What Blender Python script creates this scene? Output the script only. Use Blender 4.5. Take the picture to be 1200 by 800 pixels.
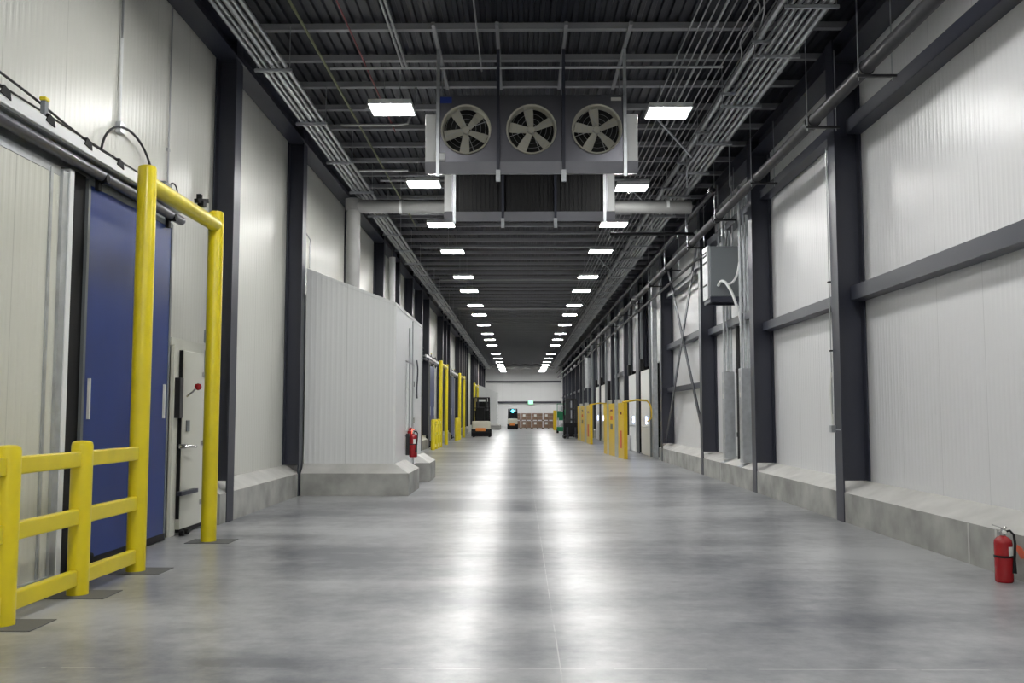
import bpy, bmesh, math, random
from mathutils import Vector, Matrix
random.seed(7)
S = bpy.context.scene
for o in list(bpy.data.objects): bpy.data.objects.remove(o, do_unlink=True)
COL = S.collection
PI = math.pi

# ------------------------------------------------------------ camera
cd = bpy.data.cameras.new('camera'); cam = bpy.data.objects.new('camera', cd); COL.objects.link(cam)
cam.location = (0, 0, 1.5)
cam.rotation_euler = (PI/2 + math.atan(85/1100), 0, math.atan(11/1100))
cd.sensor_width = 36.0; cd.lens = 36.0*1100/1200; cd.clip_start = .05; cd.clip_end = 400
S.camera = cam

# ------------------------------------------------------------ world, exposure, lamp strength
w = bpy.data.worlds.new('world'); S.world = w; w.use_nodes = True
w.node_tree.nodes['Background'].inputs[0].default_value = (.6, .68, .8, 1)
w.node_tree.nodes['Background'].inputs[1].default_value = .05
S.view_settings.view_transform = 'Standard'; S.view_settings.look = 'None'
S.view_settings.gamma = 1; S.view_settings.exposure = 0.56
S.view_settings.use_curve_mapping = False
LAMP = 62.0

# ------------------------------------------------------------ materials
def mat(name, col, rough=.5, metal=0, var=0, vscale=3, emis=None, es=0, spec=None, trans=0, stretch=None):
    m = bpy.data.materials.new(name); m.use_nodes = True
    nt = m.node_tree; b = nt.nodes['Principled BSDF']
    b.inputs['Base Color'].default_value = (*col, 1)
    b.inputs['Roughness'].default_value = rough; b.inputs['Metallic'].default_value = metal
    if spec is not None: b.inputs['Specular IOR Level'].default_value = spec
    if trans: b.inputs['Transmission Weight'].default_value = trans
    if emis: b.inputs['Emission Color'].default_value = (*emis, 1); b.inputs['Emission Strength'].default_value = es
    if var:
        tc = nt.nodes.new('ShaderNodeTexCoord'); mp = nt.nodes.new('ShaderNodeMapping')
        nz = nt.nodes.new('ShaderNodeTexNoise'); cr = nt.nodes.new('ShaderNodeValToRGB')
        nz.inputs['Scale'].default_value = vscale; nz.inputs['Detail'].default_value = 6
        if stretch: mp.inputs['Scale'].default_value = stretch
        nt.links.new(tc.outputs['Object'], mp.inputs[0]); nt.links.new(mp.outputs[0], nz.inputs['Vector'])
        nt.links.new(nz.outputs['Fac'], cr.inputs[0])
        cr.color_ramp.elements[0].position = .3; cr.color_ramp.elements[1].position = .7
        cr.color_ramp.elements[0].color = (*[c*(1-var) for c in col], 1)
        cr.color_ramp.elements[1].color = (*[min(1, c*(1+var)) for c in col], 1)
        nt.links.new(cr.outputs[0], b.inputs['Base Color'])
    return m

def ribbed(name, col, axis, pitch=.1, rough=.31, joint=1.1, depth=.009):
    m = mat(name, col, rough, spec=.6); nt = m.node_tree; b = nt.nodes['Principled BSDF']
    g = nt.nodes.new('ShaderNodeNewGeometry'); sx = nt.nodes.new('ShaderNodeSeparateXYZ')
    nt.links.new(g.outputs['Position'], sx.inputs[0])
    def M(op, a, bv=None):
        n = nt.nodes.new('ShaderNodeMath'); n.operation = op
        if hasattr(a, 'links'): nt.links.new(a, n.inputs[0])
        else: n.inputs[0].default_value = a
        if bv is not None:
            if hasattr(bv, 'links'): nt.links.new(bv, n.inputs[1])
            else: n.inputs[1].default_value = bv
        return n.outputs[0]
    c = sx.outputs[axis]
    s = M('SINE', M('MULTIPLY', c, 2*PI/pitch))
    s = M('POWER', M('MAXIMUM', s, 0.0), .5)
    f = M('FRACT', M('DIVIDE', c, joint)); j = M('LESS_THAN', f, .012)
    h = M('SUBTRACT', M('MULTIPLY', s, .5), M('MULTIPLY', j, .8))
    bp = nt.nodes.new('ShaderNodeBump'); bp.inputs['Distance'].default_value = depth; bp.inputs['Strength'].default_value = .55
    nt.links.new(h, bp.inputs['Height']); nt.links.new(bp.outputs[0], b.inputs['Normal'])
    mx = nt.nodes.new('ShaderNodeMix'); mx.data_type = 'RGBA'
    mx.inputs[6].default_value = (*col, 1); mx.inputs[7].default_value = (*[k*.82 for k in col], 1)
    nt.links.new(j, mx.inputs[0]); nt.links.new(mx.outputs[2], b.inputs['Base Color'])
    return m

def floor_mat():
    m = mat('polished_concrete', (.3, .3, .3), .2); nt = m.node_tree; b = nt.nodes['Principled BSDF']
    b.inputs['Specular IOR Level'].default_value = .48
    g = nt.nodes.new('ShaderNodeNewGeometry')
    def nz(scale, detail, vec, rough=.6):
        n = nt.nodes.new('ShaderNodeTexNoise'); n.inputs['Scale'].default_value = scale
        n.inputs['Detail'].default_value = detail; n.inputs['Roughness'].default_value = rough
        nt.links.new(vec, n.inputs['Vector']); return n.outputs['Fac']
    mp = nt.nodes.new('ShaderNodeMapping'); mp.inputs['Scale'].default_value = (.35, 1, 1)
    nt.links.new(g.outputs['Position'], mp.inputs[0])
    def M(op, a, bv=None, clamp=False):
        n = nt.nodes.new('ShaderNodeMath'); n.operation = op; n.use_clamp = clamp
        for i, v in enumerate((a, bv)):
            if v is None: continue
            if hasattr(v, 'links'): nt.links.new(v, n.inputs[i])
            else: n.inputs[i].default_value = v
        return n.outputs[0]
    a = nz(.55, 5, mp.outputs[0]); c = nz(5, 8, g.outputs['Position'], .7); e = nz(.35, 3, g.outputs['Position'])
    v = M('ADD', M('MULTIPLY', a, .6), M('ADD', M('MULTIPLY', c, .25), M('MULTIPLY', e, .3)))
    cr = nt.nodes.new('ShaderNodeValToRGB'); nt.links.new(v, cr.inputs[0])
    r = cr.color_ramp; r.elements[0].position = .49; r.elements[0].color = (.13, .135, .15, 1)
    r.elements[1].position = .655; r.elements[1].color = (.375, .38, .388, 1)
    # saw-cut joints: one lengthwise, cross cuts every 4.6 m
    sx = nt.nodes.new('ShaderNodeSeparateXYZ'); nt.links.new(g.outputs['Position'], sx.inputs[0])
    lx = M('LESS_THAN', M('ABSOLUTE', M('SUBTRACT', sx.outputs[0], .23)), .004)
    fy = M('MULTIPLY', M('FRACT', M('DIVIDE', M('ADD', sx.outputs[1], 3.53), 4.6)), 4.6)
    ly = M('LESS_THAN', M('ABSOLUTE', M('SUBTRACT', fy, .01)), .008)
    brk = M('MULTIPLY', M('GREATER_THAN', nz(1.6, 3, g.outputs['Position']), .5), 1.0)
    cut = M('MULTIPLY', M('MAXIMUM', lx, ly), M('ADD', M('MULTIPLY', brk, .35), .1))
    mx = nt.nodes.new('ShaderNodeMix'); mx.data_type = 'RGBA'; nt.links.new(cut, mx.inputs[0])
    nt.links.new(cr.outputs[0], mx.inputs[6]); mx.inputs[7].default_value = (.62, .62, .6, 1)
    nt.links.new(mx.outputs[2], b.inputs['Base Color'])
    ro = M('MAXIMUM', M('ADD', M('MULTIPLY', a, .05), .258), .276)
    nt.links.new(ro, b.inputs['Roughness'])
    bp = nt.nodes.new('ShaderNodeBump'); bp.inputs['Strength'].default_value = .28; bp.inputs['Distance'].default_value = .012
    nt.links.new(M('ADD', M('MULTIPLY', nz(1.3, 3, g.outputs['Position']), 1.5), M('MULTIPLY', nz(9, 5, g.outputs['Position']), .12)), bp.inputs['Height']); nt.links.new(bp.outputs[0], b.inputs['Normal'])
    return m

M_floor = floor_mat()
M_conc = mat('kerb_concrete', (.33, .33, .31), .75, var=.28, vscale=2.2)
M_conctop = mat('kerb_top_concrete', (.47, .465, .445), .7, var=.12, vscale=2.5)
M_wl = ribbed('cream_wall_panel', (.635, .635, .585), 1)
M_wr = ribbed('white_wall_panel', (.70, .70, .71), 1)
M_wf = ribbed('white_end_wall_panel', (.74, .74, .74), 0)
M_vx = ribbed('vestibule_front_panel', (.68, .69, .69), 0, rough=.4)
M_vy = ribbed('vestibule_side_panel', (.70, .71, .72), 1, rough=.35)
M_deck = mat('dark_deck', (.013, .015, .023), .45, spec=.4)
M_steel = mat('charcoal_steel', (.032, .035, .052), .36, spec=.5)
M_purlin = mat('grey_primer_steel', (.26, .265, .28), .5)
M_galv = mat('galvanised', (.50, .52, .54), .38, .75, var=.12, vscale=8)
M_cond = mat('conduit_metal', (.42, .43, .44), .35, .8)
M_unitm = mat('cooler_casing', (.26, .26, .285), .32, .85, var=.08, vscale=2)
M_white = mat('white_paint', (.75, .76, .76), .45)
M_ins = mat('insulation_jacket', (.28, .28, .275), .5, var=.06)
M_yel = mat('safety_yellow', (.70, .57, .006), .28, spec=.6, var=.06, vscale=4)
M_yel2 = mat('barrier_yellow', (.70, .47, .01), .35)
M_blue = mat('blue_door_skin', (.012, .035, .185), .3, spec=.28, var=.10, vscale=1.2)
M_cream = ribbed('cream_door_panel', (.60, .60, .53), 1, rough=.4)
M_creamp = mat('cream_paint', (.62, .62, .55), .4)
M_black = mat('black_rubber', (.010, .010, .011), .6, spec=.2)
M_blackm = mat('black_metal', (.02, .02, .022), .35)
M_red = mat('red_paint', (.30, .008, .012), .25)
M_chrome = mat('chrome', (.6, .6, .6), .2, 1)
M_label = mat('label_white', (.7, .7, .66), .5)
M_blueplate = mat('blue_plate', (.02, .05, .3), .4)
M_fan = mat('fan_blade_plastic', (.42, .41, .35), .4)
M_case = mat('dark_cooler_front', (.15, .15, .17), .34, .8)
M_coil = mat('coil_black', (.012, .012, .013), .6)
M_green = mat('green_paint', (.015, .25, .10), .35)
M_orange = mat('orange_paint', (.75, .25, .05), .4)
M_truck = mat('beige_truck_paint', (.55, .53, .44), .4)
M_card = mat('cardboard', (.24, .15, .10), .7, var=.2, vscale=3)
M_wood = mat('pallet_wood', (.20, .14, .09), .8)
M_grey = mat('grey_enclosure', (.15, .165, .175), .4)
M_pipe = mat('dark_sprinkler_pipe', (.022, .022, .025), .45, spec=.3)
M_lamp = mat('lamp_diffuser', (.9, .9, .9), .5, emis=(1.0, .998, .972), es=LAMP)
M_blit = mat('status_light_blue', (.4, .6, 1), .4, emis=(.45, .6, 1), es=6)
M_cyan = mat('cyan_screen', (.1, .6, .7), .4, emis=(.1, .75, 1), es=3)
M_glit = mat('exit_green', (.1, .8, .3), .4, emis=(.35, 1, .55), es=1.5)
M_redl = mat('red_strobe', (.8, .1, .05), .3, emis=(1, .15, .08), es=2)
M_grout = mat('grout_patch', (.10, .10, .10), .6)
M_gline = mat('green_conduit_paint', (.20, .22, .12), .5)
M_rline = mat('red_cable', (.25, .05, .06), .5)
M_tar = mat('orange_marking', (.65, .12, .05), .6)

# ------------------------------------------------------------ mesh helpers
class MB:
    def __init__(s): s.v = []; s.f = []
    def add(s, vs, fs):
        n = len(s.v); s.v += [tuple(p) for p in vs]; s.f += [tuple(n+i for i in f) for f in fs]; return s
    def box(s, x0, x1, y0, y1, z0, z1):
        return s.add([(x0,y0,z0),(x1,y0,z0),(x1,y1,z0),(x0,y1,z0),(x0,y0,z1),(x1,y0,z1),(x1,y1,z1),(x0,y1,z1)],
                     [(0,3,2,1),(4,5,6,7),(0,1,5,4),(1,2,6,5),(2,3,7,6),(3,0,4,7)])
    def bar(s, p0, p1, wd, ht):      # rectangular bar between two points
        a = Vector(p0); b = Vector(p1); d = (b-a).normalized()
        ref = Vector((0,0,1)) if abs(d.z) < .95 else Vector((0,1,0))
        u = d.cross(ref).normalized(); v = u.cross(d).normalized(); vs = []
        for p in (a, b):
            for su, sv in ((-1,-1),(1,-1),(1,1),(-1,1)): vs.append(p + u*su*wd/2 + v*sv*ht/2)
        return s.add(vs, [(0,1,2,3),(7,6,5,4),(0,4,5,1),(1,5,6,2),(2,6,7,3),(3,7,4,0)])
    def cyl(s, p0, p1, r, n=14, r2=None, cap=True):
        return s.tube([p0, p1], r, n, [r, r if r2 is None else r2], cap)
    def tube(s, pts, r, n=10, rs=None, cap=True):
        P = [Vector(p) for p in pts]; rs = rs or [r]*len(P); vs = []; fs = []; u = None
        for i, p in enumerate(P):
            d = (P[min(i+1, len(P)-1)] - P[max(i-1, 0)]).normalized()
            if u is None:
                ref = Vector((0,0,1)) if abs(d.z) < .95 else Vector((0,1,0)); u = d.cross(ref).normalized()
            else: u = (u - d*u.dot(d)).normalized()
            v = d.cross(u)
            for k in range(n):
                a = 2*PI*k/n; vs.append(p + (u*math.cos(a) + v*math.sin(a))*rs[i])
        for i in range(len(P)-1):
            for k in range(n):
                k2 = (k+1) % n; fs.append((i*n+k, i*n+k2, (i+1)*n+k2, (i+1)*n+k))
        if cap: fs.append(tuple(range(n))[::-1]); fs.append(tuple((len(P)-1)*n+k for k in range(n)))
        return s.add(vs, fs)
    def prism(s, prof, axis, a0, a1):   # closed 2-D profile pushed along an axis (profile in the other two, in order)
        n = len(prof); vs = []
        for a in (a0, a1):
            for (p, q) in prof:
                vs.append({0: (a,p,q), 1: (p,a,q), 2: (p,q,a)}[axis])
        return s.add(vs, [tuple(range(n)), tuple(range(2*n-1, n-1, -1))] + [(i, i+n, (i+1)%n+n, (i+1)%n) for i in range(n)])
    def lathe(s, c, prof, n=20):        # profile (r, z) about a vertical axis at c
        vs = []; fs = []
        for r, z in prof:
            for k in range(n):
                a = 2*PI*k/n; vs.append((c[0]+r*math.cos(a), c[1]+r*math.sin(a), c[2]+z))
        for i in range(len(prof)-1):
            for k in range(n):
                k2 = (k+1) % n; fs.append((i*n+k, i*n+k2, (i+1)*n+k2, (i+1)*n+k))
        fs.append(tuple(range(n))[::-1]); fs.append(tuple((len(prof)-1)*n+k for k in range(n)))
        return s.add(vs, fs)

def smooth_path(pts, n=6):
    P = [Vector(p) for p in pts]; out = []
    for i in range(len(P)-1):
        p0, p1, p2, p3 = P[max(i-1,0)], P[i], P[i+1], P[min(i+2,len(P)-1)]
        for k in range(n):
            t = k/n
            out.append(.5*((2*p1) + (p2-p0)*t + (2*p0-5*p1+4*p2-p3)*t*t + (3*p1-p0-3*p2+p3)*t**3))
    return out + [P[-1]]
WL = {}     # world location of everything built
def bb(): return MB()
def obj(name, mb, m, parent=None, smooth=False, bevel=0, label=None, origin=None):
    if parent is not None: loc = WL[parent.name]
    elif origin is not None: loc = Vector(origin)
    else:
        xs, ys, zs = zip(*mb.v); loc = Vector(((min(xs)+max(xs))/2, (min(ys)+max(ys))/2, min(zs)))
    me = bpy.data.meshes.new(name)
    me.from_pydata([tuple(Vector(p)-loc) for p in mb.v], [], mb.f)
    bm = bmesh.new(); bm.from_mesh(me); bmesh.ops.recalc_face_normals(bm, faces=bm.faces); bm.to_mesh(me); bm.free()
    o = bpy.data.objects.new(name, me); COL.objects.link(o); me.materials.append(m)
    if parent is not None: o.parent = parent
    else: o.location = loc
    WL[o.name] = loc
    if smooth:
        for p in me.polygons: p.use_smooth = True
        try: me.set_sharp_from_angle(angle=math.radians(40))
        except Exception: pass
    if bevel:
        b = o.modifiers.new('bevel', 'BEVEL'); b.width = bevel; b.segments = 2; b.limit_method = 'ANGLE'
    if label: o['label'] = label
    return o
def tag(o, label, cat, group=None, kind=None):
    o['label'] = label; o['category'] = cat
    if group: o['group'] = group
    if kind: o['kind'] = kind
    return o
def thing(name, loc, label, cat, group=None):
    o = bpy.data.objects.new(name, None); COL.objects.link(o); o.location = loc; o.empty_display_size = .1
    WL[o.name] = Vector(loc); return tag(o, label, cat, group)
def dup(root, loc, label, group=None, rotz=None):
    def cp(o, par):
        c = o.copy(); COL.objects.link(c)
        if par is not None: c.parent = par
        for ch in list(o.children): cp(ch, c)
        return c
    r = cp(root, None); r.location = loc; r['label'] = label
    if group: r['group'] = group
    if rotz is not None: r.rotation_euler = (0, 0, rotz)
    WL[r.name] = Vector(loc); return r
def struct(name, mb, m, parent=None, **k):
    o = obj(name, mb, m, parent, **k)
    if parent is None: o['kind'] = 'structure'; o['label'] = name.replace('_', ' ')
    return o
ONES = ['', 'first','second','third','fourth','fifth','sixth','seventh','eighth','ninth','tenth','eleventh','twelfth','thirteenth','fourteenth','fifteenth','sixteenth','seventeenth','eighteenth','nineteenth']
TENS = ['', '', 'twenty','thirty','forty','fifty','sixty','seventy','eighty','ninety']
def nth(i):
    if i < 20: return ONES[i]
    t, o = divmod(i, 10)
    if o == 0: return TENS[t][:-1] + 'ieth'
    return TENS[t] + '-' + ONES[o]

# ------------------------------------------------------------ room shell
XL, XR, KL, KR = -4.4, 4.88, -4.1, 4.5      # wall and kerb planes
YB, YF, ZT = -12.0, 108.0, 7.0
struct('floor', bb().box(XL-.3, XR+.3, YB-.3, YF+.3, -.2, 0), M_floor)
struct('wall_left', bb().box(XL-.2, XL, YB, YF, 0, ZT+.3), M_wl)
struct('wall_right', bb().box(XR, XR+.2, YB, YF, 0, ZT+.3), M_wr)
struct('wall_far', bb().box(XL-.2, XR+.2, YF, YF+.2, 0, ZT+.3), M_wf)
struct('wall_back', bb().box(XL-.2, XR+.2, YB-.2, YB, 0, ZT+.3), M_wf)
# corrugated roof deck, flutes running along the hall
prof = []; x = XL-.2; pit = .15
while x < XR+.2:
    prof += [(x, ZT+.04), (x+.05, ZT+.04), (x+.065, ZT), (x+.125, ZT), (x+.14, ZT+.04)]; x += pit
prof += [(XR+.35, ZT+.04), (XR+.35, ZT+.12), (XL-.2, ZT+.12)]
struct('ceiling', bb().prism(prof, 1, YB-.2, YF+.2), M_deck)

def kerb(name, side, y0, y1):
    k, wl = (KR, XR) if side > 0 else (KL, XL)
    b = bb().prism([(k,0),(wl,0),(wl,.41),(k,.41)], 1, y0, y1)
    o = struct(name, b, M_conc)
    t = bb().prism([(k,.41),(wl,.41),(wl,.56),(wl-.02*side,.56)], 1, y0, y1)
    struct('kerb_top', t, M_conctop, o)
n = 1
for y0, y1 in ((-11.9, 30.9), (41.0, 50.0), (60, 109.9)): kerb('trim_%d' % n, 1, y0, y1); n += 1
for y0, y1 in ((12.85, 17.5), (22.9, 41.2), (48.6, 54.6), (66, 73), (83.5, 89.6)): kerb('trim_%d' % n, -1, y0, y1); n += 1
# pale construction joints in the right kerb
for y in (9.6, 9.05, 21.4, 25.6, 28):
    o = obj('kerb_joint_seal', bb().box(KR-.004, KR+.01, y, y+.03, .0, .405), M_conctop)
    tag(o, {9.6: 'pale vertical sealed joint in right concrete kerb, just past the fire extinguisher',
            9.05: 'pale vertical joint in right concrete kerb, directly behind the fire extinguisher',
            21.4: 'pale vertical joint in right kerb between second and third dark columns',
            25.6: 'pale vertical joint in right kerb just past the third dark column',
            28: 'pale vertical joint in right kerb under the crossed braces'}[y], 'joint')
o = obj('orange_spray_mark', bb().add([(KR-.004,8.70,.27),(KR-.004,8.62,.20),(KR-.004,8.52,.22),(KR-.004,8.60,.30),(KR-.004,8.68,.32),
     (KR+.01,8.70,.27),(KR+.01,8.62,.20),(KR+.01,8.52,.22),(KR+.01,8.60,.30),(KR+.01,8.68,.32)], [(0,1,2,3,4),(9,8,7,6,5),(0,5,6,1),(1,6,7,2),(2,7,8,3),(3,8,9,4),(4,9,5,0)]), M_tar)
tag(o, 'small orange spray mark on the right kerb beside the extinguisher', 'mark')

# ------------------------------------------------------------ steel columns
def hcol(side, y, label, group, yw=.30):
    k, wl = (KR, XR) if side > 0 else (KL, XL)
    f = k - .012*side                     # front flange just proud of the kerb face
    b = bb(); t = .022
    b.box(min(f, f+t*side), max(f, f+t*side), y, y+yw, 0, ZT-.1)
    b.box(min(wl-.03*side, wl-.008*side), max(wl-.03*side, wl-.008*side), y, y+yw, .57, ZT-.1)
    b.box(min(f+t*side, wl-.03*side), max(f+t*side, wl-.03*side), y+yw/2-.012, y+yw/2+.012, .565, ZT-.1)
    # near end filler plates make the recess readable
    o = obj('steel_column', b, M_steel, origin=(f, y+yw/2, 0))
    return tag(o, label, 'column', group)
RC = [13.25, 18.12, 23.4, 30.1, 41.0, 47.0, 60.0, 66, 72, 78, 84, 90, 96, 102, 108]
LC = [13.12, 17.3, 23.0, 27.6, 31.2, 35.0, 38.4, 41.4, 48.7, 51.2, 53.6, 62.0, 64.5, 67, 69.5, 72.2, 81, 83, 85.5, 88, 96.5, 100.5, 105.5]
xtra = {0: ', beside the large white wall bay', 1: ', past the first girt bay', 2: ' where the crossed braces start', 3: ' where the crossed braces end'}
for i, y in enumerate(RC):
    hcol(1, y, 'charcoal steel wide-flange column on right wall, %s from the camera' % nth(i+1) + xtra.get(i, ''), 'right wall columns')
xtl = {0: ', beside the goalpost frame', 1: ', touching the white vestibule'}
for i, y in enumerate(LC):
    hcol(-1, y, 'charcoal steel wide-flange column on left wall, %s from the camera' % nth(i+1) + xtl.get(i, ''), 'left wall columns')
hcol(1, 35.92, 'charcoal steel column between the first two right dock doors', 'right wall columns', .9)
hcol(1, 53.75, 'charcoal steel column between the far two right dock doors', 'right wall columns', .7)
hcol(1, 5.2, 'charcoal steel column on right wall nearest the camera', 'right wall columns')

# ------------------------------------------------------------ girts on the right wall
def girt(y0, y1, z, label, hh=.2):
    b = bb(); x0, x1 = 4.66, 4.87
    b.box(x0, x1, y0, y1, z+hh-.012, z+hh); b.box(x0, x1, y0, y1, z, z+.012); b.box(x0, x0+.012, y0, y1, z+.012, z+hh-.012)
    tag(obj('steel_girt', b, M_steel), label, 'girt', 'right wall girts')
girt(5.51, 13.24, 3.1, 'lower horizontal charcoal girt across the nearest right wall bay')
girt(5.51, 13.24, 5.5, 'upper horizontal charcoal girt across the nearest right wall bay')
for i in range(len(RC)-1):
    y0, y1 = RC[i]+.31, RC[i+1]-.01
    zs = {0: (3.1, 5.68), 1: (3.45, 5.68), 2: (2.2, 3.55, 5.2), 3: (), 5: ()}.get(i, (3.3, 5.68))
    for k, z in enumerate(zs):
        w_ = ['lowest', 'highest'] if len(zs) == 2 else ['lowest', 'middle', 'highest']
        if len(zs) == 1: w_ = ['single high']
        girt(y0, y1, z, '%s charcoal girt between right wall columns %s and %s from camera' % (w_[k], nth(i+1), nth(i+2)), .16 if z > 3 else .13)
# crossed braces between third and fourth right columns
for (a, c, lab) in (((4.64, 23.75, .65), (4.64, 30.0, 6.55), 'dark crossed angle brace rising away from the camera on right wall'),
                    ((4.60, 30.0, .65), (4.60, 23.75, 6.55), 'dark crossed angle brace falling away from the camera on right wall')):
    tag(obj('cross_brace', bb().bar(a, c, .02, .2), M_steel), lab, 'brace', 'crossed wall braces')

# eave beams running along the tops of both walls
tag(obj('eave_beam', bb().box(XL+.02, XL+.34, YB, YF-.02, 6.88, 6.90).box(XL+.17, XL+.19, YB, YF-.02, 6.62, 6.88).box(XL+.02, XL+.34, YB, YF-.02, 6.6, 6.62), M_steel),
    'long dark eave beam at the top of the left wall', 'beam')
tag(obj('eave_beam', bb().box(XR-.36, XR-.02, YB, YF-.02, 6.88, 6.90).box(XR-.2, XR-.18, YB, YF-.02, 6.62, 6.88).box(XR-.36, XR-.02, YB, YF-.02, 6.6, 6.62), M_steel),
    'long dark eave beam at the top of the right wall', 'beam')
# roof purlins
YP = [12.85 + 1.16*k for k in range(-7, 84) if 12.85+1.16*k < YF-.5]
first_vis = None
for i, y in enumerate(YP):
    b = bb(); x0, x1 = XL+.02, XR-.02
    b.box(x0, x1, y, y+.10, 6.91, 6.925).box(x0, x1, y, y+.008, 6.925, 6.985).box(x0, x1, y, y+.10, 6.985, 6.998)
    tag(obj('roof_purlin', b, M_purlin), ('grey roof purlin under the dark deck, %s one down from the top edge' % nth(i-6) if i > 6 else 'grey roof purlin overhead, %s above the camera end' % nth(i+1)), 'purlin', 'roof purlins')

# ------------------------------------------------------------ ceiling lights
def make_light(loc, label, group):
    x, y, z = loc
    t = thing('ceiling_light', loc, label, 'light', group)
    fr = bb(); W, L = .33, .29
    fr.box(x-W, x+W, y-L, y+L, z+.02, z+.07)
    for s in (-1, 1): fr.box(x+s*W-.012, x+s*W+.012, y-L, y+L, z-.005, z+.02); fr.box(x-W, x+W, y+s*L-.012, y+s*L+.012, z-.005, z+.02)
    obj('housing', fr, M_white, t)
    obj('diffuser', bb().box(x-W+.014, x+W-.014, y-L+.014, y+L-.014, z, z+.018), M_lamp, t)
    obj('driver_box', bb().box(x-.17, x+.17, y-.1, y+.1, z+.07, z+.14), M_galv, t, bevel=.006)
    r = bb()
    for s in (-1, 1): r.cyl((x+s*.12, y, z+.14), (x+s*.12, y, 6.908), .006, 6)
    obj('hanger_rods', r, M_cond, t)
    return t
LYs = [14.2, 18.95, 23.1, 27.0, 32.1, 35.75, 40.6, 44.45, 49.6, 54.95, 59.3, 64.2, 73.5, 79.5, 85.0, 90.0, 94.5, 98.0, 101.0, 104.0]
l0 = make_light((-2.0, LYs[0], 6.2), 'bright square ceiling light in the left row, first from the camera', 'left row ceiling lights')
for i, y in enumerate(LYs[1:]):
    dup(l0, (-2.0, y, 6.2), 'bright square ceiling light in the left row, %s from the camera' % nth(i+2), 'left row ceiling lights')
for i, y in enumerate([14.4, 19.3] + LYs[2:]):
    dup(l0, (2.3, y, 6.2), 'bright square ceiling light in the right row, %s from the camera' % nth(i+1), 'right row ceiling lights')
for i, y in enumerate((9.4, 4.7, 0, -4.7, -9.4)):
    for x, s in ((-2.0, 'left'), (2.3, 'right')):
        dup(l0, (x, y, 6.2), 'square ceiling light %s of the camera, %s overhead going backwards' % (s, nth(i+1)), 'overhead ceiling lights')

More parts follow.
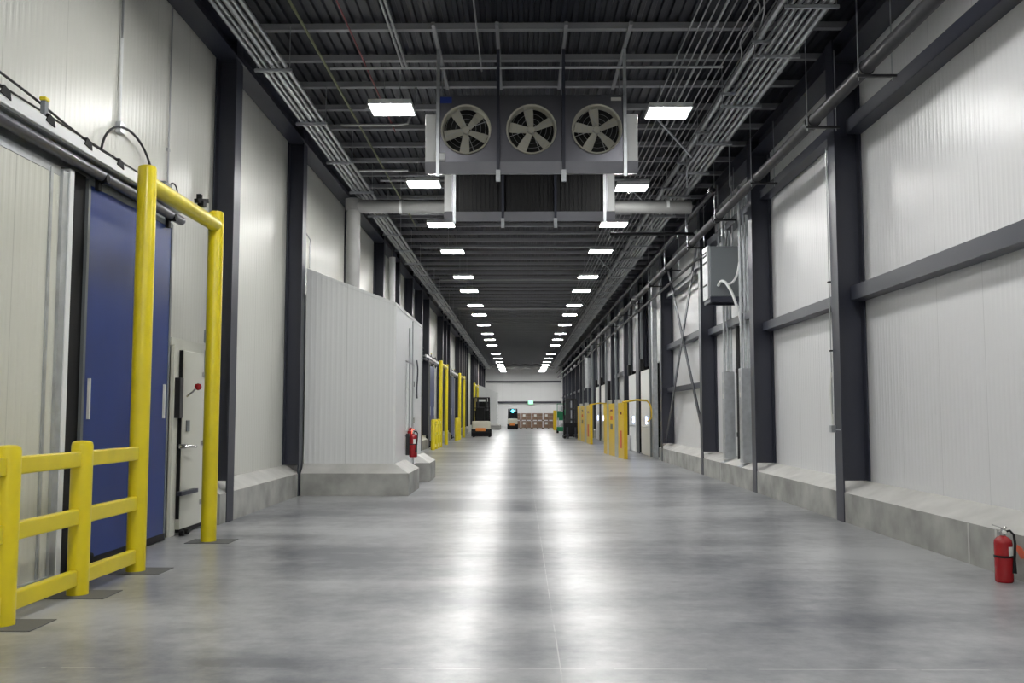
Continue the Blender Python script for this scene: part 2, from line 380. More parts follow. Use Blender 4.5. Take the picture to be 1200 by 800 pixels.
# ------------------------------------------------------------ evaporator units
def make_unit(y, front, label, name='evaporator_unit'):
    x0, x1, zb, zt, dp = -1.41, 1.71, 5.02, 6.18, .62 if front else .6
    t = thing(name, ((x0+x1)/2, y, zb), label, 'cooler', None)
    xa, xb = x0+.16, x1-.16
    cx = [-.81, .15, 1.11]; cz = 5.66; R = .35
    # casing: back, top, and a front face with three round openings
    c = bb(); c.box(xa, xb, y+dp-.02, y+dp, zb+.16, zt) if front else None
    c.box(xa, xb, y+.02, y+dp-.02, zt-.02, zt)
    if front:
        bounds = [xa] + [(cx[i]+cx[i+1])/2 for i in range(2)] + [xb]; N = 32
        for i in range(3):
            l, r, b_, t_ = bounds[i], bounds[i+1], zb+.16, zt; ring = []; outer = []
            for k in range(N):
                a = 2*PI*(k+.5)/N; ca, sa = math.cos(a), math.sin(a); ring.append((cx[i]+R*ca, y, cz+R*sa))
                sc = min(((r-cx[i]) if ca > 0 else (cx[i]-l))/max(abs(ca), 1e-6), ((t_-cz) if sa > 0 else (cz-b_))/max(abs(sa), 1e-6))
                outer.append((cx[i]+sc*ca, y, cz+sc*sa))
            c.add(ring+outer, [(k, (k+1) % N, N+(k+1) % N, N+k) for k in range(N)])
            # square corners
            import itertools
            for X_, Z_ in itertools.product((l, r), (b_, t_)):
                A = min((o for o in outer if abs(o[0]-X_) < 1e-5), key=lambda o: abs(o[2]-Z_)); B = min((o for o in outer if abs(o[2]-Z_) < 1e-5), key=lambda o: abs(o[0]-X_))
                c.add([A, (X_, y, Z_), B], [(0, 1, 2)])
    obj('casing', c, M_case, t)
    for s, xx in ((-1, x0), (1, x1-.16)):
        e = obj('end_cheek', bb().box(xx, xx+.16, y+.015, y+dp, zb+.17, zt-.28), M_white, t, bevel=.008)
    obj('drain_pan', bb().prism([(y+.03, zb-.01), (y+dp, zb+.13), (y+dp, zb+.16), (y-.02, zb+.16)], 0, x0, x1), M_unitm, t)
    for xx in (x0+.165, x1-.215):
        obj('hanger_strap', bb().box(xx, xx+.05, y-.045, y-.01, zb-.06, 6.86), M_galv, t)
    for xx in ((cx[0]+cx[1])/2-.03, (cx[1]+cx[2])/2-.03):
        s_ = obj('hanger_strap', bb().box(xx, xx+.045, y-.045, y-.01, zb-.14, 6.86), M_steel, t)
        obj('strap_clip', bb().box(xx-.01, xx+.055, y-.055, y-.005, zb-.14, zb+.03), M_galv, s_)
    for xx in (x0+.165, x1-.215, (cx[0]+cx[1])/2-.03, (cx[1]+cx[2])/2-.03):
        obj('support_rail', bb().box(xx, xx+.05, y-.9, y+1.7, 6.86, 6.909), M_purlin, t)
        obj('rear_rod', bb().cyl((xx+.025, y+dp+.05, zb+.2), (xx+.025, y+dp+.05, 6.87), .01, 6), M_galv, t)
    if front:
        for i in range(3):
            rg = bb(); N = 40; prf = [(R-.02, .10), (R-.004, -.03), (R+.018, -.045), (R+.022, -.02), (R+.012, .02)]
            vs = [(cx[i]+r_*math.cos(2*PI*k/N), y+dy, cz+r_*math.sin(2*PI*k/N)) for r_, dy in prf for k in range(N)]
            rg.add(vs, [(a*N+k, a*N+(k+1) % N, (a+1)*N+(k+1) % N, (a+1)*N+k) for a in range(len(prf)-1) for k in range(N)])
            ring = obj('fan_ring', rg, M_fan, t, smooth=True)
            wg = bb()
            for r_ in (.08, .15, .22, .29):
                wg.tube([(cx[i]+r_*math.cos(2*PI*k/24), y-.045, cz+r_*math.sin(2*PI*k/24)) for k in range(25)], .0025, 4, cap=False)
            for a in (.35, .35+PI/2, .35+PI, .35+3*PI/2):
                wg.cyl((cx[i]+.04*math.cos(a), y-.045, cz+.04*math.sin(a)), (cx[i]+(R+.02)*math.cos(a), y-.04, cz+(R+.02)*math.sin(a)), .005, 5)
            obj('wire_guard', wg, M_cond, ring)
            fb = bb(); rot = (.55, .15, .15)[i]
            for k in range(5):
                a = PI/2 + rot + 2*PI*k/5; vs = []
                for r_, hw, tw in ((.05, .04, .5), (.15, .052, .42), (.25, .066, .34), (.325, .070, .28)):
                    for sg in (-1, 1):
                        u = sg*hw; px_, pz_ = r_*math.cos(a)-u*math.sin(a), r_*math.sin(a)+u*math.cos(a)
                        for th in (-.004, .004): vs.append((cx[i]+px_, y+.06+u*tw+th, cz+pz_))
                fs = []
                for q in range(3):
                    n0 = q*4; n1 = n0+4
                    fs += [(n0, n0+2, n1+2, n1), (n0+1, n1+1, n1+3, n0+3), (n0, n1, n1+1, n0+1), (n0+2, n0+3, n1+3, n1+2)]
                fs += [(0, 1, 3, 2), (12, 14, 15, 13)]
                fb.add(vs, fs)
            fb.cyl((cx[i], y+.01, cz), (cx[i], y+.12, cz), .05, 16)
            obj('fan_blades', fb, M_fan, ring)
            obj('fan_motor', bb().cyl((cx[i], y+.12, cz), (cx[i], y+.33, cz), .08, 16), M_blackm, ring)
        obj('coil', bb().box(xa, xb, y+.36, y+dp-.03, zb+.18, zt-.03), M_coil, t)
        obj('maker_plate', bb().box(-1.19, -1.02, y-.006, y-.001, 6.06, 6.15), M_blueplate, t, label='small blue maker plate')
        obj('maker_plate', bb().box(1.32, 1.47, y-.006, y-.001, 6.09, 6.14), M_label, t, label='small pale maker plate')
        obj('junction_box', bb().box(-1.19, -1.12, y-.05, y-.001, 5.2, 5.3), M_white, t)
    else:
        cb = bb().box(xa+.01, xb-.01, y+.06, y+dp-.03, zb+.17, zt-.03)
        obj('coil', cb, M_coil, t)
        fn = bb()
        for k in range(36):
            xx = xa+.04+k*(xb-xa-.08)/35; fn.box(xx-.004, xx+.004, y+.03, y+.058, zb+.17, zt-.03)
        obj('coil_fins', fn, M_blackm, t)
        obj('face_frame', bb().box(xa-.02, xa+.04, y, y+.05, zb+.165, zt).box(xb-.04, xb+.02, y, y+.05, zb+.165, zt), M_unitm, t)
    return t
U1 = make_unit(13.5, True, 'large hanging three-fan evaporator cooler nearest the camera')
U2 = make_unit(16.9, False, 'second hanging cooler behind the near one, dark coil side showing')

# ------------------------------------------------------------ conduits and racks
def run(x, z, r, y0, y1, label, m=M_cond, group=None, extra=None, cat='conduit', name='conduit', coup=3.05):
    b = bb(); b.cyl((x, y0, z), (x, y1, z), r, 8)
    y = y0 + (abs(x)*1.7 % 3) + .3
    while y < min(y1, 60):
        b.cyl((x, y, z), (x, y+.09, z), r+.006, 8); y += coup
    return tag(obj(name, b, m, smooth=True), label, cat, group)
def trapeze(x0, x1, y, zs, label, group, zt=6.905, inset=.03):
    t = thing('conduit_trapeze', ((x0+x1)/2, y, zs[0]), label, 'hanger', group)
    for z in zs: obj('strut', bb().box(x0, x1, y-.02, y+.02, z-.04, z).box(x0, x1, y-.02, y-.016, z-.002, z+.001), M_galv, t)
    for xx in (x0+inset, x1-inset): obj('rod', bb().cyl((xx, y, zs[0]-.05), (xx, y, zt), .007, 6), M_galv, t)
    return t
# left rack
lx = [(-3.63, .034, 'outermost, nearest the wall'), (-3.55, .024, 'second from the wall'), (-3.46, .045, 'third and thickest'), (-3.37, .022, 'fourth from the wall'), (-3.28, .030, 'innermost, nearest hall centre')]
for x, r, s in lx: run(x, 6.302+r, r, YB+.1, 100, 'galvanised conduit on the left overhead rack, '+s, group='left rack conduits')
T = trapeze(-3.72, -3.2, 12.74, [6.3], 'strut trapeze under the left conduit rack, first in view', 'left rack trapezes')
for i in range(1, 36):
    dup(T, (-3.46, 12.74+2.42*i, 6.3), 'strut trapeze under the left conduit rack, %s from the camera' % nth(i+1), 'left rack trapezes')
dup(T, (-3.46, 10.32, 6.3), 'strut trapeze of the left conduit rack above the near wall', 'left rack trapezes')
# right rack, two tiers
rx = [(3.22, .05, 6.52, 'upper tier, innermost'), (3.34, .028, 6.52, 'upper tier, second'), (3.44, .022, 6.52, 'upper tier, third'), (3.53, .03, 6.52, 'upper tier, outermost'),
      (3.28, .022, 6.32, 'lower tier, innermost'), (3.38, .028, 6.32, 'lower tier, second'), (3.47, .022, 6.32, 'lower tier, third'), (3.66, .05, 6.32, 'lower tier, outermost and thickest'), (3.56, .03, 6.32, 'lower tier, fourth')]
for x, r, z, s in rx: run(x, z+r+.002, r, YB+.1, 104, 'galvanised conduit on the right overhead rack, '+s, group='right rack conduits')
T = trapeze(3.12, 3.76, 12.35, [6.32, 6.52], 'two-tier strut trapeze of the right conduit rack, first in view', 'right rack trapezes')
for i in range(1, 44):
    dup(T, (3.44, 12.35+2.05*i, 6.32), 'two-tier strut trapeze of the right conduit rack, %s from the camera' % nth(i+1), 'right rack trapezes')
dup(T, (3.44, 10.8, 6.32), 'two-tier strut trapeze of the right rack at the top edge', 'right rack trapezes')
dup(T, (3.44, 9.0, 6.32), 'two-tier strut trapeze of the right rack just beyond the frame', 'right rack trapezes')
# thin ceiling conduits under the purlins between the right lights and the rack
for i in range(9):
    x = 2.36+i*.115 + (.05 if i > 4 else 0)
    run(x, 6.88, .011 if i != 3 else .02, YB+.1, 78 - 5*(i % 3), 'thin grey ceiling conduit right of centre, %s from the lights towards the rack' % nth(i+1), group='thin ceiling conduits')
# offset bends from the ceiling conduits down onto the right rack
for i, (xa, ya) in enumerate(((2.70, 8.9), (2.85, 10.3), (3.0, 11.7))):
    pts = [(xa, ya, 6.84), (xa+.15, ya+.35, 6.80), (3.02+i*.03, ya+1.1, 6.72), (3.10+i*.04, ya+1.5, 6.66), (3.2+i*.06, ya+2.4, 6.62)]
    tag(obj('conduit_offset', bb().tube(smooth_path(pts), .014, 8), M_cond, smooth=True), 'bent conduit sweeping onto the right rack, %s from the left' % nth(i+1), 'conduit', 'conduit bends near the right rack')
run(-2.97, 6.78, .02, YB+.1, 26, 'dull green conduit run left of the ceiling lights', M_gline)
run(-2.40, 6.86, .012, YB+.1, 17.5, 'thin red cable run across the left ceiling', M_rline, cat='cable', name='cable')
run(-1.80, 6.76, .018, YB+.1, 13.9, 'grey twin conduit ending at first left light, outer one')
run(-1.74, 6.76, .018, YB+.1, 13.9, 'grey twin conduit ending at first left light, inner one')
run(-.62, 6.88, .012, YB+.1, 14.4, 'thin grey conduit running back to the near cooler')
# cross conduits
def cross(x0, x1, y, z, r, label, drop=None, m=M_cond):
    pts = [(x0, y, z), (x1, y, z)]
    if drop: pts = [(x0, y, z), (x1-.12, y, z), (x1-.03, y+.05, z+.0), (x1, y+.12, z+drop*.3), (x1, y+.2, z+drop)]
    tag(obj('cross_conduit', bb().tube(pts, r, 8), m, smooth=True), label, 'conduit', 'cross-hall conduits')
cross(-2.95, 3.1, 14.1, 6.82, .022, 'long pale conduit crossing the hall in front of the near cooler top')
cross(-2.55, -1.75, 15.02, 6.5, .02, 'short conduit stub left of the near cooler', .415)
cross(-3.25, -2.25, 18.3, 6.32, .024, 'pale conduit elbowing to the second left light')
cross(-3.2, 2.9, 20.9, 6.78, .03, 'dull pipe crossing the hall behind the far cooler')
cross(-3.2, 2.9, 24.6, 6.80, .03, 'pipe crossing overhead past the third pair of lights')
cross(-3.2, 2.9, 29.6, 6.80, .035, 'pipe crossing overhead past the fourth pair of lights')
cross(-3.2, 2.9, 36.9, 6.80, .04, 'pipe crossing overhead past the sixth pair of lights')
cross(-3.2, 2.9, 47.0, 6.80, .05, 'pipe crossing overhead past the eighth pair of lights')
tag(obj('cross_conduit', bb().tube([(-3.2, 16.3, 6.62), (-2.2, 16.3, 6.62), (-2.02, 16.3, 6.64), (-1.95, 16.3, 6.8), (-1.95, 16.3, 6.88)], .024, 8), M_cond, smooth=True), 'elbowed conduit rising beside the near cooler left cheek', 'conduit', 'cross-hall conduits')
# diagonal sway braces
for i, (y, xa) in enumerate(((16.5, 2.35), (21.5, 2.4), (31.5, 2.5), (43, 2.6))):
    tag(obj('sway_brace', bb().bar((xa, y, 6.88), (3.25, y+1.1, 6.38), .03, .03), M_galv), 'thin diagonal sway brace to the right rack, %s from the camera' % nth(i+1), 'brace', 'sway braces')
# big white insulated pipe and its riser
t = thing('insulated_pipe', (-3.72, 20.5, 4.07), 'thick white insulated pipe rising from the vestibule roof and crossing the hall', 'pipe')
obj('riser', bb().cyl((-3.72, 20.5, 4.2), (-3.72, 20.5, 6.02), .155, 20), M_ins, t, smooth=True)
obj('elbow', bb().cyl((-3.72, 20.5, 5.98), (-3.72, 20.5, 6.25), .18, 20), M_ins, t, smooth=True)
obj('cross_run', bb().cyl((-3.72, 20.5, 6.09), (3.75, 20.5, 6.06), .15, 20), M_ins, t, smooth=True)
for x in (-2.7, -1.2, .3, 1.8, 3.2):
    cb_ = obj('clamp_band', bb().cyl((x, 20.5, 6.085), (x+.06, 20.5, 6.085), .16, 20), M_white, t, smooth=True)
    obj('rod', bb().cyl((x+.03, 20.5, 6.24), (x+.03, 20.5, 6.905), .008, 6), M_galv, cb_)
t = thing('insulated_pipe', (-4.05, 28.7, 3), 'slim white insulated riser on left wall above the vestibule roof', 'pipe')
obj('riser', bb().cyl((-4.0, 28.8, 2.0), (-4.0, 28.8, 6.35), .10, 16), M_white, t, smooth=True)
obj('rod', bb().cyl((-4.0, 28.8, 6.35), (-4.0, 28.8, 6.6), .015, 8), M_cond, t)

t = thing('sagging_duct', (.3, 97, 6.3), 'grey sagging fabric duct across the ceiling near the end wall', 'duct')
obj('tube', bb().tube([(-3+.2*k, 97, 6.5-.12*abs(math.sin(k*.55))) for k in range(33)], .2, 12), M_ins, t, smooth=True)
for x in (-2.9, -.8, 1.2, 3.2): obj('strap', bb().cyl((x, 97, 6.5), (x, 97, 6.905), .012, 6), M_galv, t)
# sprinkler main, right
t = thing('sprinkler_main', (4.1, 40, 5.52), 'thick dark sprinkler main running along the right wall', 'pipe')
obj('pipe', bb().cyl((4.1, YB+.1, 5.6), (4.1, 105, 5.6), .083, 20), M_pipe, t, smooth=True)
for y in (6.5, 13.0, 19.5, 26, 32.5, 39): obj('grooved_coupling', bb().cyl((4.1, y, 5.6), (4.1, y+.1, 5.6), .105, 20), M_blackm, t, smooth=True)
def phang(y, label):
    t = thing('pipe_hanger', (4.1, y, 5.46), label, 'hanger', 'sprinkler pipe hangers')
    obj('trapeze', bb().box(3.98, 4.45, y-.02, y+.02, 5.48, 5.512), M_blackm, t)
    obj('clamp', bb().cyl((4.1, y-.02, 5.6), (4.1, y+.02, 5.6), .097, 16), M_blackm, t)
    for xx in (4.0, 4.40): obj('rod', bb().cyl((xx, y, 5.44), (xx, y, 6.6 if xx > 4.2 else 6.9), .008, 6), M_galv, t)
    return t
ph = phang(10.9, 'steel hanger holding the dark sprinkler main, first in view')
for i, y in enumerate((12.9+.0, 16.1, 19.2, 22.4, 26.0, 29.3, 34, 38, 43, 48, 54, 60)):
    dup(ph, (4.1, y, 5.46), 'steel hanger holding the dark sprinkler main, %s from the camera' % nth(i+2), 'sprinkler pipe hangers')
# second smaller pipe line above it
run(3.95, 6.08, .045, 19, 105, 'smaller dark pipe line above the right sprinkler main', M_pipe, cat='pipe', name='steel_pipe')
run(4.28, 5.25, .035, 22, 100, 'small dark pipe line under the sprinkler main', M_pipe, cat='pipe', name='steel_pipe')
# branch lines crossing to the hall
def branch(y, z, x0, lab, xr=3.9):
    t = thing('sprinkler_branch', ((x0+4.1)/2, y, z), lab, 'pipe', 'sprinkler branch pipes')
    obj('pipe', bb().tube([(4.1, y, 5.67), (4.1, y, z-.05), (4.07, y, z), (x0, y, z)], .038, 10), M_pipe, t, smooth=True)
    obj('rod', bb().cyl((xr, y, z), (xr, y, 6.9), .012, 6), M_galv, t)
    obj('rod', bb().cyl((3.1, y-.0, z), (3.1, y, 6.31), .012, 6), M_galv, t)
    hd = bb()
    for xx in (x0+.1, x0+1.6): hd.cyl((xx, y, z-.1), (xx, y, z), .015, 8); hd.cyl((xx, y, z-.11), (xx, y, z-.1), .04, 10)
    obj('sprinkler_heads', hd, M_chrome, t)
branch(17.3, 5.72, 1.9, 'dark sprinkler branch pipe crossing beside the near cooler, right')
branch(22.0, 5.75, 2.1, 'dark sprinkler branch pipe crossing under the third right light')

# ------------------------------------------------------------ yellow goalposts and guard rails
def goal(y0, y1, label, rails=True, sensor=True, x=-3.7, H=3.95):
    t = thing('goalpost_guard', (x, (y0+y1)/2, 0), label, 'guard', 'yellow goalpost guards')
    def post(y, h):
        p = obj('post', bb().lathe((x, y, 0), [(.09, 0), (.09, h-.035), (.083, h-.012), (.06, h), (.0, h+.004)], 28), M_yel, t, smooth=True)
        return p
    post(y0, H); post(y1, H)
    obj('crossbar', bb().cyl((x, y0, H-.17), (x, y1, H-.17), .085, 28), M_yel, t, smooth=True)
    if sensor:
        ys = y0+(y1-y0)*.68
        obj('sensor', bb().box(x+.02, x+.09, ys-.05, ys+.05, H-.09, H-.03).bar((x+.03, ys-.12, H-.05), (x+.07, ys+.12, H+.0), .05, .05).box(x+.0, x+.05, ys-.03, ys+.03, H-.02, H+.05), M_black, t)
    return t
GA = goal(9.1, 11.2, 'yellow steel goalpost guard around the near blue door')
def rail(x, ys, yend, label):
    t = thing('guard_rail', (x, ys[0], 0), label, 'guard rail', 'yellow low guard rails')
    for y in ys:
        obj('post', bb().lathe((x, y, 0), [(.087, 0), (.087, 1.235), (.08, 1.262), (.055, 1.275), (0, 1.279)], 28), M_yel, t, smooth=True)
    pts = ys + [yend]
    for a, c in zip(pts[:-1], pts[1:]):
        for z in (.085, .585, 1.06):
            obj('rail', bb().box(x-.035, x+.04, a+.085, c-.088, z, z+.13), M_yel, t, bevel=.012)
    return t
rail(-3.7, [5.6, 6.78, 7.92], 9.1, 'yellow three-bar guard rail on the floor before the goalpost')
for i, (y, s) in enumerate(((6.78, 'under the nearest guard rail post'), (7.92, 'under the middle guard rail post'), (9.1, 'under the near goalpost leg'), (11.2, 'under the far goalpost leg'))):
    tag(obj('base_patch', bb().box(-3.92, -3.40, y-.19, y+.19, .001, .006), M_grout), 'dark grout patch in the floor '+s, 'patch', 'grout patches')
G2 = goal(43.0, 46.3, 'tall yellow goalpost guard at the second left door', sensor=False)
G3 = goal(56.2, 60.5, 'yellow goalpost guard at the third left door, mid distance', sensor=False)
G4 = goal(74.0, 79.5, 'farthest yellow goalpost guard, behind the beige forklift', sensor=False, H=3.95)
def barrier_low(y0, y1, label):
    t = thing('guard_rail', (-3.7, y0, 0), label, 'guard rail', 'yellow low guard rails')
    for y in (y0, y0+(y1-y0)*.36, y0+(y1-y0)*.7): obj('post', bb().lathe((-3.7, y, 0), [(.09, 0), (.09, 1.235), (.06, 1.275), (0, 1.28)], 20), M_yel, t, smooth=True)
    for z in (.085, .585, 1.06): obj('rail', bb().box(-3.735, -3.66, y0+.085, y1-.09, z, z+.13), M_yel, t, bevel=.012)
barrier_low(39.4, 43.0, 'yellow low guard rail before the second left goalpost')
barrier_low(53.6, 56.2, 'yellow low guard rail before the third left goalpost')

# ------------------------------------------------------------ sliding doors, left
def blue_door(y0, y1, label, z1=3.76):
    t = thing('sliding_door', (-4.3, (y0+y1)/2, 0), label, 'door', 'blue sliding doors')
    obj('leaf', bb().box(-4.33, -4.25, y0, y1, .07, z1), M_blue, t, bevel=.006)
    obj('edge_frame', bb().box(-4.335, -4.243, y0-.02, y0+.03, .05, z1+.04).box(-4.335, -4.243, y1-.03, y1+.02, .05, z1+.04).box(-4.335, -4.243, y0, y1, z1-.01, z1+.05), M_grey, t)
    obj('bottom_brush', bb().box(-4.32, -4.24, y0, y1, .012, .09), M_black, t)
    obj('jamb_seal', bb().box(-4.39, -4.27, y0-.38, y0-.03, 0, z1+.06), M_black, t)
    for y in (y0+.1, y1-.16): obj('pull_handle', bb().box(-4.248, -4.225, y, y+.03, 1.45, 1.85), M_label, t, label='slim white pull handle')
    fb = bb().box(-4.30, -4.19, y0+.0, y0+.13, .0, .26); obj('floor_guide', fb, M_black, t, bevel=.01)
    return t
D1 = blue_door(9.05, 11.25, 'near blue insulated sliding door behind the tall yellow goalpost')
def track(y0, y1, z, label, dens=1.15):
    t = thing('door_track', (-4.2, (y0+y1)/2, z), label, 'track', 'sliding door tracks')
    obj('rail_channel', bb().prism([(-4.38, z+.19), (-4.12, z+.19), (-4.12, z+.12), (-4.13, z+.12), (-4.13, z+.18), (-4.36, z+.18), (-4.36, z+.0), (-4.38, z+.0)], 1, y0, y1), M_galv, t)
    obj('header_tube', bb().cyl((-4.18, y0, z+.045), (-4.18, y1-.2, z+.045), .055, 18), M_case, t, smooth=True)
    obj('top_rail', bb().box(-4.17, -4.09, y0, y1, z+.13, z+.235), M_white, t, bevel=.006)
    c = bb(); c.tube(smooth_path([(-4.33, y0, z+.60), (-4.33, y0+2.3, z+.50), (-4.33, y0+3.6, z+.40), (-4.33, y1-.7, z+.36)]), .012, 6)
    c.cyl((-4.36, y0, z+.43), (-4.36, y1-.5, z+.42), .010, 6)
    obj('cable', c, M_blackm, t, smooth=True)
    y = y0+.3
    while y < y1-.2:
        obj('roller_bracket', bb().prism([(y-.08, z+.20), (y+.08, z+.18), (y+.06, z+.25), (y-.03, z+.275)], 0, -4.14, -4.08), M_black, t)
        y += dens*.62
    return t
tr = track(5.5, 11.55, 3.82, 'galvanised overhead sliding door track above the near left doors')
o = obj('limit_switch', bb().box(-4.15, -4.11, 7.88, 7.94, 4.05, 4.20), M_grey, tr); obj('yellow_cap', bb().box(-4.16, -4.10, 7.87, 7.95, 4.20, 4.235), M_yel, o, bevel=.01, label='yellow cap')
obj('roller_hanger', bb().box(-4.24, -4.20, 11.0, 11.06, 3.72, 3.86).cyl((-4.24, 11.03, 3.84), (-4.12, 11.03, 3.84), .045, 12), M_black, tr)
obj('roller_hanger', bb().box(-4.24, -4.20, 9.15, 9.21, 3.72, 3.86).cyl((-4.24, 9.18, 3.84), (-4.12, 9.18, 3.84), .045, 12), M_black, tr)
obj('door_motor', bb().box(-4.30, -4.16, 10.75, 10.98, 4.07, 4.22).cyl((-4.22, 10.98, 4.14), (-4.22, 11.16, 4.14), .06, 14), M_grey, tr, bevel=.008)
obj('motor_cable', bb().tube(smooth_path([(-4.25, 11.1, 4.2), (-4.25, 11.2, 4.30), (-4.25, 11.35, 4.28), (-4.25, 11.45, 4.08)]), .01, 6), M_blackm, tr, smooth=True)
# cream leaf parked beside the blue door
t = thing('sliding_door', (-4.3, 7.5, 0), 'cream insulated sliding door at the left edge, behind the guard rail', 'door')
obj('leaf', bb().box(-4.34, -4.24, 5.4, 8.45, .05, 3.72), M_cream, t)
obj('edge_frame', bb().box(-4.35, -4.21, 8.45, 8.56, .02, 3.74).box(-4.345, -4.225, 8.26, 8.30, .02, 3.72).box(-4.345, -4.235, 5.4, 8.45, 3.68, 3.76), M_galv, t)
obj('edge_trim', bb().box(-4.36, -4.20, 8.56, 8.64, .0, 3.78), M_white, t)
obj('bottom_trim', bb().box(-4.35, -4.2, 5.4, 8.5, 0, .06), M_galv, t)
# floor device behind the rail
t = thing('floor_sensor_box', (-4.1, 9.0, 0), 'small black and red floor device between rail and blue door', 'device')
obj('body', bb().box(-4.17, -4.03, 8.75, 8.95, 0, .2), M_black, t, bevel=.02); obj('red_cap', bb().box(-4.13, -4.07, 8.79, 8.85, .2, .32), M_red, t, label='red cap', bevel=.01)
# far doors
dup(D1, (-4.3, 44.7, 0), 'blue sliding door within the second yellow goalpost', 'blue sliding doors')
dup(D1, (-4.3, 58.2, 0), 'distant blue sliding door within the third yellow goalpost', 'blue sliding doors')
dup(tr, (-4.2, 43.5, 3.84), 'overhead door track above the second left doorway', 'sliding door tracks')
dup(tr, (-4.2, 58.5, 3.84), 'overhead door track above the third left doorway', 'sliding door tracks')

# personnel door beyond the goalpost
t = thing('freezer_personnel_door', (-4.3, 12.2, 0), 'small cream personnel door with red knob, right of blue door', 'door')
obj('frame', bb().box(-4.39, -4.33, 11.55, 12.85, 0, 2.45).box(-4.39, -4.29, 11.55, 11.72, 0, 2.36), M_creamp, t, bevel=.005)
lf = obj('leaf', bb().box(-4.33, -4.24, 11.74, 12.62, .07, 2.3), M_creamp, t, bevel=.008)
obj('edge_gasket', bb().box(-4.33, -4.25, 11.72, 11.74, .2, 2.3), M_black, t)
obj('strike_plate', bb().box(-4.29, -4.22, 11.58, 11.70, 1.45, 1.95), M_blackm, t, bevel=.006)
kn = bb().tube([(-4.23, 11.83, 1.72), (-4.16, 11.85, 1.78), (-4.12, 11.88, 1.84)], .012, 8); h = obj('release_lever', kn, M_chrome, lf, smooth=True)
obj('release_knob', bb().lathe((-4.11, 11.90, 1.80), [(.0, 0), (.035, .012), (.045, .045), (.035, .078), (0, .09)], 14), M_red, lf, smooth=True, label='round red knob')
obj('lock_plate', bb().box(-4.238, -4.225, 11.86, 11.97, 1.28, 1.42), M_grey, lf)
obj('handle', bb().cyl((-4.24, 11.66, 1.10), (-4.18, 11.70, 1.10), .03, 10).tube([(-4.18, 11.62, 1.10), (-4.17, 11.85, 1.10), (-4.17, 12.05, 1.09)], .022, 8), M_chrome, lf, smooth=True)
obj('foot_bar', bb().box(-4.22, -4.16, 11.55, 12.15, .50, .55), M_steel, t)
obj('bottom_sweep', bb().box(-4.325, -4.235, 11.76, 12.62, .03, .075), M_black, lf)
for z in (.35, 1.12, 2.02):
    hg = bb().box(-4.26, -4.225, 12.42, 12.68, z-.03, z+.03).cyl((-4.22, 12.66, z-.08), (-4.22, 12.66, z+.08), .03, 10); obj('hinge', hg, M_chrome, t, smooth=True)
ch = bb().box(-4.24, -4.19, 12.45, 12.62, 2.45, 2.62).tube([(-4.2, 12.6, 2.6), (-4.18, 12.75, 2.45), (-4.2, 12.6, 2.3)], .012, 6).box(-4.24, -4.20, 12.5, 12.58, 2.05, 2.35)
obj('door_closer', ch, M_grey, t)
for y in (11.64, 11.80): obj('caster', bb().cyl((-4.20, y, .04), (-4.15, y, .04), .035, 10), M_black, t)
# conduit drops on the near left wall
t = thing('wall_conduit', (-4.37, 9.95, 4.6), 'vertical conduit with white sleeve on near left wall, looping black cable', 'conduit')
obj('pipe', bb().cyl((-4.37, 9.95, 5.35), (-4.37, 9.95, 6.85), .014, 8), M_cond, t, smooth=True)
obj('sleeve', bb().cyl((-4.37, 9.95, 4.66), (-4.37, 9.95, 5.6), .02, 10), M_white, t, smooth=True)
obj('conduit_box', bb().box(-4.39, -4.33, 9.9, 10.0, 4.54, 4.66), M_galv, t, bevel=.005)
obj('loop_cable', bb().tube([(-4.33, 10.13-.68*math.cos(PI*k/20), 4.16+.46*math.sin(PI*k/20)) for k in range(21)], .014, 8), M_blackm, t, smooth=True)
tag(obj('wall_conduit', bb().cyl((-4.38, 11.4, 4.35), (-4.38, 11.4, 6.85), .011, 8).box(-4.395, -4.37, 11.37, 11.43, 4.75, 4.79), M_cond, smooth=True), 'plain thin vertical conduit on near left wall above the goalpost crossbar', 'conduit')
tag(obj('wall_conduit', bb().tube([(-4.38, 19.2, 4.5), (-4.38, 19.2, 5.0), (-4.38, 19.25, 5.1), (-4.38, 18.4, 5.25)], .012, 8), M_cond, smooth=True), 'small bent conduit on left wall just above the vestibule roof', 'conduit')

